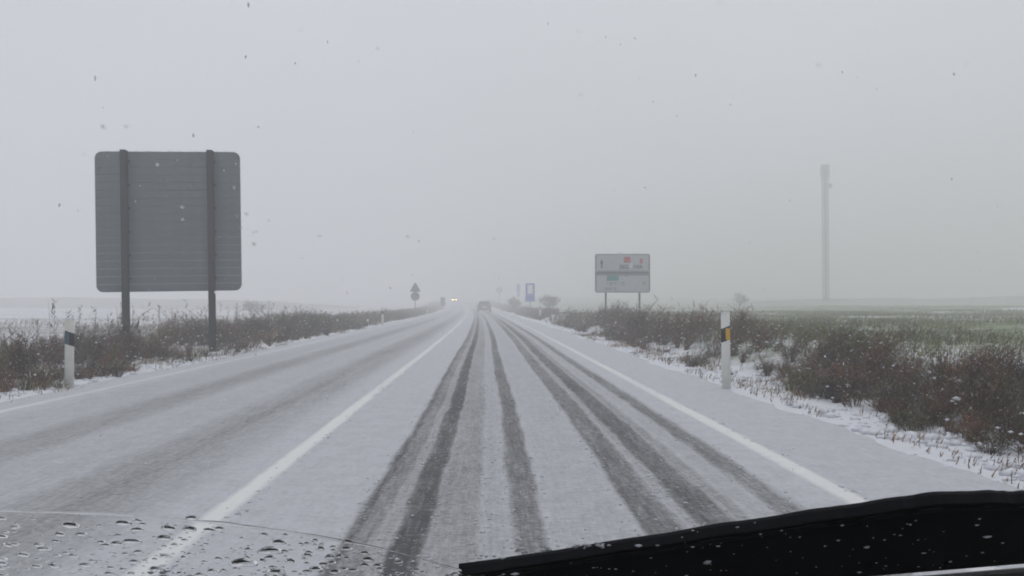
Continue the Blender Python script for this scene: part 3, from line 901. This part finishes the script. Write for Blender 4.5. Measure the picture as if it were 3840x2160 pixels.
# ------------------------------------------------------------------ cars
def make_car(paint, lit_front):
    t = empty('car', (0, 0, 0))
    # stations along y (rear at 0, nose at 4.1): half width at sill, belt, roof, and z of bottom, belt, roof
    st = [(0.00, .70, .78, .52, .42, .86, .90), (.10, .80, .84, .60, .30, .92, 1.02), (.45, .84, .87, .60, .26, .95, 1.36), (.80, .85, .87, .58, .26, .95, 1.45),
          (1.7, .85, .87, .59, .26, .94, 1.48), (2.35, .85, .87, .58, .26, .93, 1.42), (3.0, .85, .86, .66, .26, .92, .99), (3.7, .84, .84, .66, .27, .80, .86), (4.0, .78, .78, .62, .33, .70, .76), (4.1, .68, .70, .55, .42, .62, .66)]
    bm = bmesh.new()
    rings = []
    for y, a, b, c, z0, z1, z2 in st:
        half = [(a * .9, z0), (a, z0 + .12), (b, (z0 + z1) / 2), (b * .98, z1), (c + .04, z2 - .08), (c * .86, z2)]
        pts = half + [(-x, z) for x, z in half[::-1]]
        rings.append([bm.verts.new((x, y, z)) for x, z in pts])
    n = len(rings[0])
    for A, B in zip(rings, rings[1:]):
        for i in range(n): bm.faces.new((A[i], A[(i + 1) % n], B[(i + 1) % n], B[i]))
    bm.faces.new(rings[0][::-1]); bm.faces.new(rings[-1])
    body = obj('body', bm, paint, t, True)
    bm = bmesh.new()
    for zz, y, x in (((1.0, 1.34), (.105, .40), (.62, .54)),):
        v = [bm.verts.new(p) for p in ((-x[0], y[0] - .03, zz[0]), (x[0], y[0] - .03, zz[0]), (x[1], y[1] - .03, zz[1]), (-x[1], y[1] - .03, zz[1]))]
        bm.faces.new(v)
    bmesh.ops.solidify(bm, geom=list(bm.faces), thickness=-.02)
    obj('rear_window', bm, M_glass, body)
    bm = bmesh.new()
    v = [bm.verts.new(p) for p in ((-.66, 2.98, 1.02), (.66, 2.98, 1.02), (.56, 2.42, 1.43), (-.56, 2.42, 1.43))]
    bm.faces.new(v); bmesh.ops.solidify(bm, geom=list(bm.faces), thickness=-.02)
    obj('front_window', bm, M_glass, body)
    for sx in (-1, 1):
        bm = bmesh.new(); box(bm, min(sx * .60, sx * .80), max(sx * .60, sx * .80), -.02, .10, .66, .92); bevelled(bm, .02); obj('tail_lamp', bm, M_tail, t)
        bm = bmesh.new(); box(bm, min(sx * .36, sx * .60), max(sx * .36, sx * .60), 3.98, 4.12, .52, .76); bevelled(bm, .02)
        obj('headlamp', bm, M_lamp if lit_front else M_plate, t)
    bm = bmesh.new(); box(bm, -.26, .26, -.02, -.005, .62, .73); obj('number_plate', bm, M_plate, t)
    bm = bmesh.new(); box(bm, -.82, .82, -.06, .16, .34, .52); bevelled(bm, .04); obj('bumper', bm, M_car2, t)
    for y in (.75, 3.25):
        for sx in (-1, 1):
            bm = bmesh.new(); rod(bm, (sx * .68, y, .31), (sx * .87, y, .31), .31, n=18); w = obj('wheel', bm, M_tyre, t, False)
            bm = bmesh.new(); rod(bm, (sx * .865, y, .31), (sx * .885, y, .31), .19, n=14); obj('rim', bm, M_rim, w)
    return t

c1 = make_car(M_car, False)
d = 106.
c1.location = (-.53, d, float(road_z(d)))
c1.rotation_euler = (0, 0, R(.6))
tag(c1, 'dark car seen from behind, fading into the snow haze ahead', 'car')
c2 = make_car(M_car2, True)
d = 262.
c2.location = (-10.25, d + 4, float(road_z(d)))
c2.rotation_euler = (0, 0, R(180 - 2.8))
tag(c2, 'oncoming car with two warm headlights lit, far off on the left', 'car')

# ------------------------------------------------------------------ shrubs
def shrub(name, loc, h, spread, label, seed, n=9, cat='shrub', col=('brown', 'grey', 'olive')):
    rs = random.Random(seed)
    t = empty(name, loc, 0, label, cat, 'bare shrubs in the haze')
    bm = bmesh.new()
    V = []; F = []; Cc = []
    def branch(p, dirv, L, r, depth):
        q = p + dirv * L
        if depth < 2: rod(bm, p, q, r, r * .65, 5)
        if depth >= 1:
            for _ in range(5):
                a = p.lerp(q, rs.uniform(.2, 1.1)); e = Vector((rs.gauss(0, 1), rs.gauss(0, 1), rs.gauss(.5, .8))).normalized() * rs.uniform(.05, .14) * h
                w = Vector((rs.gauss(0, 1), rs.gauss(0, 1), rs.gauss(0, 1))).normalized() * .012 * max(1, h / 1.6)
                i = len(V); V.extend([a - w, a + w, a + e + w * .3, a + e - w * .3]); F.append((i, i + 1, i + 2, i + 3))
                c = [k * rs.uniform(.7, 1.4) for k in PAL[rs.choice(col)]]
                Cc.extend([(*c, 1)] * 4)
        if depth < 3:
            for _ in range(4):
                nd = (dirv + Vector((rs.gauss(0, .5), rs.gauss(0, .5), rs.gauss(.15, .3)))).normalized()
                branch(p.lerp(q, rs.uniform(.45, 1)), nd, L * rs.uniform(.5, .8), r * .55, depth + 1)
    for _ in range(n):
        a = rs.uniform(0, 6.28)
        dv = Vector((math.cos(a) * spread * rs.uniform(.2, 1), math.sin(a) * spread * rs.uniform(.2, 1), 1)).normalized()
        branch(Vector((math.cos(a) * .1, math.sin(a) * .1, -.1)), dv, h * rs.uniform(.35, .5), .03 * h / 2, 0)
    obj('stems', bm, M_bark, t)
    c = mesh_np('crown', np.array([tuple(v) for v in V]), np.array(F), M_weed, parent=t, attrs={'tint': np.array(Cc)})
    return t

def place(x, d, sink=.05):
    return (x, d, float(ground_z(x - float(curve_x(d)), d)) - sink)
shrub('shrub', place(6.4, 88), 2.0, .5, 'bare rounded shrub to the right of the blue sign', 1)
shrub('shrub', place(3.3, 112), 2.0, .7, 'faint low shrub on the right verge left of the blue sign', 2)
shrub('shrub', place(-26, 96), 1.9, 1.0, 'wide faint shrub in the snowy left field beyond the big sign', 3, 12)
shrub('tree', place(41, 138), 2.6, .8, 'very faint bare small tree in the right field left of the mast', 4, 10, 'tree')

# ------------------------------------------------------------------ mast
def mast():
    d = 150.; x = 59.8
    gz = float(ground_z(x - float(curve_x(d)), d))
    t = empty('mast', (x, d, gz - .1), R(20), 'tall slim grey lattice mast with antennas standing in the right field', 'mast')
    H = 25.9 - gz; a = .36
    for sx in (-1, 1):
        for sy in (-1, 1):
            bm = bmesh.new(); rod(bm, (sx * a, sy * a, -.5), (sx * a, sy * a, H), .085, .085, 6); obj('leg', bm, M_mast, t)
    bm = bmesh.new()
    z = .4; kk = 0
    while z < H - .8:
        for (x0, y0), (x1, y1) in (((-a, -a), (a, -a)), ((a, -a), (a, a)), ((a, a), (-a, a)), ((-a, a), (-a, -a))):
            p, q = ((x0, y0), (x1, y1)) if kk % 2 else ((x1, y1), (x0, y0))
            rod(bm, (*p, z), (*q, z + .75), .05, n=4)
            rod(bm, (*p, z + .02), (*q, z + .02), .045, n=4)
        z += .75; kk += 1
    obj('bracing', bm, M_mast, t)
    bm = bmesh.new(); box(bm, -.20, .20, -.12, .12, 0, H - 1); obj('cable_ladder', bm, M_mast, t)
    for k in range(6):
        g = math.pi / 3 * k + .3
        M = Matrix.Translation((math.cos(g) * .72, math.sin(g) * .72, H - 1.0)) @ Matrix.Rotation(g, 4, 'Z')
        bm = bmesh.new(); box(bm, -.07, .07, -.16, .16, -1.05, 1.05, M); obj('antenna', bm, M_panel, t)
    for zz in (H - 1.9, H - .1):
      bm = bmesh.new()
      for k in range(24):
        g0, g1 = 2 * math.pi * k / 24, 2 * math.pi * (k + 1) / 24
        rod(bm, (math.cos(g0) * .66, math.sin(g0) * .66, zz), (math.cos(g1) * .66, math.sin(g1) * .66, zz), .04, n=4)
      obj('antenna_ring', bm, M_mast, t)
    bm = bmesh.new(); rod(bm, (.62, -.2, H - 3.7), (.62, -.62, H - 3.7), .38, .44, 16); obj('dish', bm, M_panel, t)
    return t
mast()

# ------------------------------------------------------------------ windscreen: wiper, drops, slush
# glass plane: a = metres across, b = metres down the slope from eye height; lean 33 degrees from level
GK = 1.54; GL = math.hypot(1, GK)
G0 = Vector((0, .5, 1.1))
GA = Vector((1, 0, 0)); GB = Vector((0, GK / GL, -1 / GL)); GN = Vector((0, 1 / GL, GK / GL))       # GN points outwards
def gp(a, b, n=0.0): return G0 + GA * a + GB * b + GN * n
FR = np.array([GA, GB, GN])

def strip(bm, pts, width, n0, n1, taper=None):
    """a bar following pts (a,b) on the glass, width along b, standing from n0 to n1"""
    rows = []
    for i, (a, b) in enumerate(pts):
        w = width if taper is None else width * taper[i]
        rows.append([bm.verts.new(gp(a, b + q * w, n)) for q, n in ((0, n0), (1, n0), (1, n1), (.75, n1 + .004), (.25, n1 + .004), (0, n1))])
    for A, B in zip(rows, rows[1:]):
        for i in range(6): bm.faces.new((A[i], A[(i + 1) % 6], B[(i + 1) % 6], B[i]))
    bm.faces.new(rows[0][::-1]); bm.faces.new(rows[-1])

top = [(-.034, .566), (.0725, .516), (.1874, .452), (.2907, .402), (.3687, .363), (.4189, .340), (.4748, .339), (.5213, .344), (.60, .356)]
def densify(p, k=5):
    out = []
    for (a, b), (c, d) in zip(p, p[1:]):
        for i in range(k): out.append((a + (c - a) * i / k, b + (d - b) * i / k))
    return out + [p[-1]]
wip = empty('windscreen_wiper', gp(.25, .45), 0, 'black wiper lying across the bottom right of the windscreen', 'wiper')
def wpart(name, bm, m, parent=wip, smooth=False):
    o = obj(name, bm, m, parent, smooth)
    o.matrix_parent_inverse = Matrix.Translation(wip.location).inverted()
    return o
tp = densify(top, 9)
for _ in range(40):
    tp = [tp[0]] + [(tp[i][0], (tp[i - 1][1] + 2 * tp[i][1] + tp[i + 1][1]) / 4) for i in range(1, len(tp) - 1)] + [tp[-1]]
tr = [(a, b + random.uniform(-.0012, .0012) + .0015 * math.sin(i * .8)) for i, (a, b) in enumerate(tp)]
bm = bmesh.new(); strip(bm, tr, .012, .001, .010, [min(1, .2 + i / 6) for i in range(len(tp))]); wpart('rubber_edge', bm, M_rubber)
bm = bmesh.new(); strip(bm, [(a, b + .011) for a, b in tp], .026, .002, .014, [min(1, .1 + i / 8) for i in range(len(tp))]); wpart('blade_beam', bm, M_wplastic)
bm = bmesh.new(); strip(bm, [(a, b + .045 + .03 * max(0, a - .2)) for a, b in tp if a > .06], .030, .003, .018); wpart('arm', bm, M_wplastic)
bm = bmesh.new(); strip(bm, [(.36, .462), (.40, .434), (.44, .42), (.50, .42), (.60, .432)], .05, .012, .028); wpart('arm_hinge', bm, M_wplastic)

# black ceramic border of the windscreen below the wiper, with its row of dots on the pale trim behind
ws = empty('car', gp(.3, .55), 0, 'black lower windscreen edge of the own car below the wiper, bottom right', 'car')
def gpart(name, bm, m, parent=ws):
    o = obj(name, bm, m, parent)
    o.matrix_parent_inverse = Matrix.Translation(ws.location).inverted()
    return o
upper = [(a, b + .006) for a, b in tp]
low = lambda a: .588 - .0 if a < .36 else .588 - (a - .36) * .29
bm = bmesh.new()
for n_ in (-.004, -.001):
    pass
A = [[bm.verts.new(gp(a, b, n_)) for a, b in upper] for n_ in (-.004, -.001)]
B = [[bm.verts.new(gp(a, max(low(a), b + .004), n_)) for a, b in upper] for n_ in (-.004, -.001)]
for i in range(len(upper) - 1):
    bm.faces.new((A[0][i], A[0][i + 1], B[0][i + 1], B[0][i])); bm.faces.new((A[1][i], B[1][i], B[1][i + 1], A[1][i + 1]))
    bm.faces.new((A[0][i], A[1][i], A[1][i + 1], A[0][i + 1])); bm.faces.new((B[0][i], B[0][i + 1], B[1][i + 1], B[1][i]))
gpart('ceramic_border', bm, M_frit)
bm = bmesh.new()
strip(bm, [(a, low(a) + .003) for a in np.linspace(.365, .75, 14)], .05, -.012, -.008); gpart('grey_trim', bm, M_trim)
bm = bmesh.new()
for i in range(46):
    a = .32 + i * .0085
    for r_ in range(2):
        c = gp(a + .004 * r_, low(a) + .0265 + .007 * r_, -.0075 + .0035)
        ring = [bm.verts.new(c + (GA * math.cos(q) + GB * math.sin(q)) * .0026) for q in [2 * math.pi * j / 8 for j in range(8)]]
        bm.faces.new(ring)
bmesh.ops.solidify(bm, geom=list(bm.faces), thickness=.0006)
tag(gpart('ceramic_dots', bm, M_frit), kind='stuff')

# the dark dashboard inside the car, just below the view, added to darken the drops that mirror it
bm = bmesh.new()
rows = []
for y, z in ((-.25, .52), (.05, .62), (.25, .70), (.45, .735), (.70, .735), (.92, .715), (1.0, .66)):
    rows.append([bm.verts.new((.2 + .85 * q, y - .12 * q * q, z - .02 * q ** 4)) for q in np.linspace(-1, 1, 15)])
for A_, B_ in zip(rows, rows[1:]):
    for i in range(14): bm.faces.new((A_[i], A_[i + 1], B_[i + 1], B_[i]))
bmesh.ops.solidify(bm, geom=list(bm.faces), thickness=.02)
gpart('unseen_dashboard', bm, M_dash)
bm = bmesh.new()  # dark car nose below the view, added so the drops refract something dark
rows = []
for i, (y, z, hw) in enumerate(((1.03, .70, .70), (1.2, .66, .74), (1.45, .585, .74), (1.7, .50, .72), (1.9, .415, .66), (2.0, .33, .55))):
    rows.append([bm.verts.new((.35 + hw * q, y - .08 * q * q, z - .06 * q * q - .04 * q ** 4)) for q in np.linspace(-1, 1, 15)])
for A_, B_ in zip(rows, rows[1:]):
    for i in range(14): bm.faces.new((A_[i], A_[i + 1], B_[i + 1], B_[i]))
bmesh.ops.solidify(bm, geom=list(bm.faces), thickness=.02)
gpart('unseen_bonnet', bm, M_dash)

# water drops: flattened domes on the glass
def wipe_b(a):
    xs = [-.60, -.5036, -.4503, -.362, -.2755, -.1876, -.0956, -.035, 0.02]
    ys = [.338, .34, .3431, .3517, .3726, .4077, .4735, .5392, .60]
    return float(np.interp(a, xs, ys))

def drop(V, F, a, b, ra, rb, h, ang=0.):
    nseg, nr = 14, 4
    base = len(V)
    ca, sa = math.cos(ang), math.sin(ang)
    ph = [random.uniform(-.14, .14) for _ in range(3)]
    for j in range(nr):
        t = j / nr
        rr = math.cos(t * math.pi / 2) ** .8; hh = math.sin(t * math.pi / 2)
        for i in range(nseg):
            q = 2 * math.pi * i / nseg
            wob = 1 + ph[0] * math.cos(q) + ph[1] * math.cos(2 * q + 1) + ph[2] * math.sin(3 * q)
            x, y = ra * rr * wob * math.cos(q), rb * rr * wob * math.sin(q)
            V.append(tuple(gp(a + x * ca - y * sa, b + x * sa + y * ca, h * hh)))
    V.append(tuple(gp(a, b, h))); V.append(tuple(gp(a, b, 0)))
    for j in range(nr - 1):
        for i in range(nseg):
            p = base + j * nseg + i; q = base + j * nseg + (i + 1) % nseg
            F.append((p, q, q + nseg)); F.append((p, q + nseg, p + nseg))
    tp_, bt = base + nr * nseg, base + nr * nseg + 1
    for i in range(nseg):
        F.append((base + (nr - 1) * nseg + i, base + (nr - 1) * nseg + (i + 1) % nseg, tp_)); F.append((base + (i + 1) % nseg, base + i, bt))

V = []; F = []
placed = []
def try_drop(a, b, ra, rb, h, ang=0):
    for (p, q, r) in placed:
        if (p - a) ** 2 + (q - b) ** 2 < (r + ra) ** 2 * .8: return
    placed.append((a, b, ra)); drop(V, F, a, b, ra, rb, h, ang)
for a, b, ra, rb in ((-.262, .512, .015, .010), (-.226, .470, .013, .009), (-.395, .385, .009, .007), (-.275, .366, .006, .005), (-.235, .545, .011, .008), (-.318, .424, .008, .007),
                     (-.142, .440, .006, .006), (-.128, .50, .007, .006), (-.36, .53, .009, .007), (-.17, .545, .007, .006), (-.37, .44, .007, .006), (-.21, .44, .007, .006)):
    try_drop(a, b, ra, rb, ra * .40)
for _ in range(900):
    a = random.uniform(-.60, -.01); b = random.uniform(.345, .60)
    if b < wipe_b(a) + .012: continue
    r = .0012 + .0052 * random.random() ** 2.6
    try_drop(a, b, r * random.uniform(1, 1.5), r, r * random.uniform(.45, .65), random.gauss(0, .3))
o = mesh_np('water_drops', np.array(V), np.array(F), M_water, smooth=True)
tag(o, 'water drops on the unwiped windscreen glass at the bottom left', 'water drops', kind='stuff')

V = []; F = []
for _ in range(26):                                     # fine stray drops on the wiped glass
    a = random.uniform(-.22, .24); b = random.uniform(-.22, .06)
    r = random.uniform(.0003, .0007)
    drop(V, F, a, b, r * random.uniform(1, 1.6), r, r * .5)
for a0, b0, n_ in ((-.122, -.07, 5), (-.16, -.129, 4)):
    for _ in range(n_):
        r = random.uniform(.0003, .0009)
        drop(V, F, random.gauss(a0, .008), random.gauss(b0, .018), r, r * random.uniform(1, 2.5), r * .5)
o = mesh_np('water_specks', np.array(V), np.array(F), M_water, smooth=True)
tag(o, 'fine water specks scattered over the wiped windscreen', 'water drops', kind='stuff')

# the thin ridge of water where the wiper stroke ends
bm = bmesh.new()
aa = np.linspace(-.60, -.03, 90)
rows = []
for i, a in enumerate(aa):
    b = wipe_b(a) + .0012 * math.sin(i * .9) * random.random()
    w = .0016 + .0009 * math.sin(i * .37) + random.uniform(0, .0006)
    rows.append([bm.verts.new(gp(a, b + w * q, w * h)) for q, h in ((-1, 0), (-.6, .5), (0, .75), (.6, .5), (1, 0))])
for A_, B_ in zip(rows, rows[1:]):
    for i in range(5): bm.faces.new((A_[i], A_[(i + 1) % 5], B_[(i + 1) % 5], B_[i]))
bm.faces.new(rows[0]); bm.faces.new(rows[-1][::-1])
o = obj('water_ridge', bm, M_water, None, True)
tag(o, 'thin curved line of water left by the wiper across the lower left glass', 'water line')

# slush crumbs on the glass
pp = []; rr = []
def crumb(a, b, r, n=0.001): pp.append(tuple(gp(a, b, n))); rr.append(np.array([r * random.uniform(.8, 1.8), r * random.uniform(.8, 1.4), r * .5]))
for _ in range(70): crumb(random.gauss(-.02, .028), random.gauss(.562, .012), random.uniform(.001, .0035), -.006)       # at the tip of the wiper
for a0, b0, sp in ((.0, .495, .012), (.035, .478, .006), (.055, .472, .006), (.10, .463, .010), (.12, .458, .012)):
    for _ in range(10): crumb(random.gauss(a0, sp), random.gauss(b0, .004), random.uniform(.001, .003))
for _ in range(16): crumb(random.gauss(-.36, .008), random.gauss(.548, .008), random.uniform(.001, .004))
for _ in range(110): crumb(random.uniform(.05, .56), random.uniform(.36, .57), .0005 + .0012 * random.random() ** 2, -.006)      # specks before the black wiper
crumb(.235, .50, .005, -.006); crumb(.39, .45, .003, -.006); crumb(.50, .42, .003, -.006)
for a0, b0, sa_, n_ in ((-.153, -.104, .004, 9), (-.144, -.101, .002, 5), (-.179, -.123, .003, 6), (-.142, -.121, .008, 6), (-.158, -.055, .006, 5), (-.125, -.07, .005, 7)):
    for _ in range(n_): crumb(random.gauss(a0, sa_), random.gauss(b0, .004), random.uniform(.0002, .0006))
lumps('slush_crumbs', pp, rr, M_slush, 'small crumbs of slush stuck on the windscreen and the wiper', 'slush', frame=FR)

# ------------------------------------------------------------------ falling snow
pp = []; rr = []
for _ in range(1200):
    d = 1.8 + 18 * random.random() ** .8
    pp.append((random.uniform(-.75, .75) * d, d, 1.1 + random.uniform(-.30, .38) * d))
    r = random.uniform(.0018, .0042)
    rr.append(np.array([r, r, r * random.uniform(.8, 3.)]))
pp, rr = zip(*[(p, r) for p, r in zip(pp, rr) if p[2] > .05])
lumps('falling_snow', pp, rr, M_flake, 'snowflakes falling in the air over the road', 'snow')

# ------------------------------------------------------------------ haze
bm = bmesh.new(); box(bm, -480, 480, -60, 700, -3.5, 29)
m = bpy.data.materials.new('snow_haze'); m.use_nodes = True
t = m.node_tree; t.nodes.clear()
o_ = t.nodes.new('ShaderNodeOutputMaterial'); pv = t.nodes.new('ShaderNodeVolumePrincipled')
pv.inputs['Color'].default_value = (.992, .993, .997, 1)
pv.inputs['Density'].default_value = .0104
pv.inputs['Anisotropy'].default_value = .2
t.links.new(pv.outputs[0], o_.inputs['Volume'])
hz = obj('haze', bm, m)
tag(hz, 'pale grey snow haze', 'haze', kind='stuff')
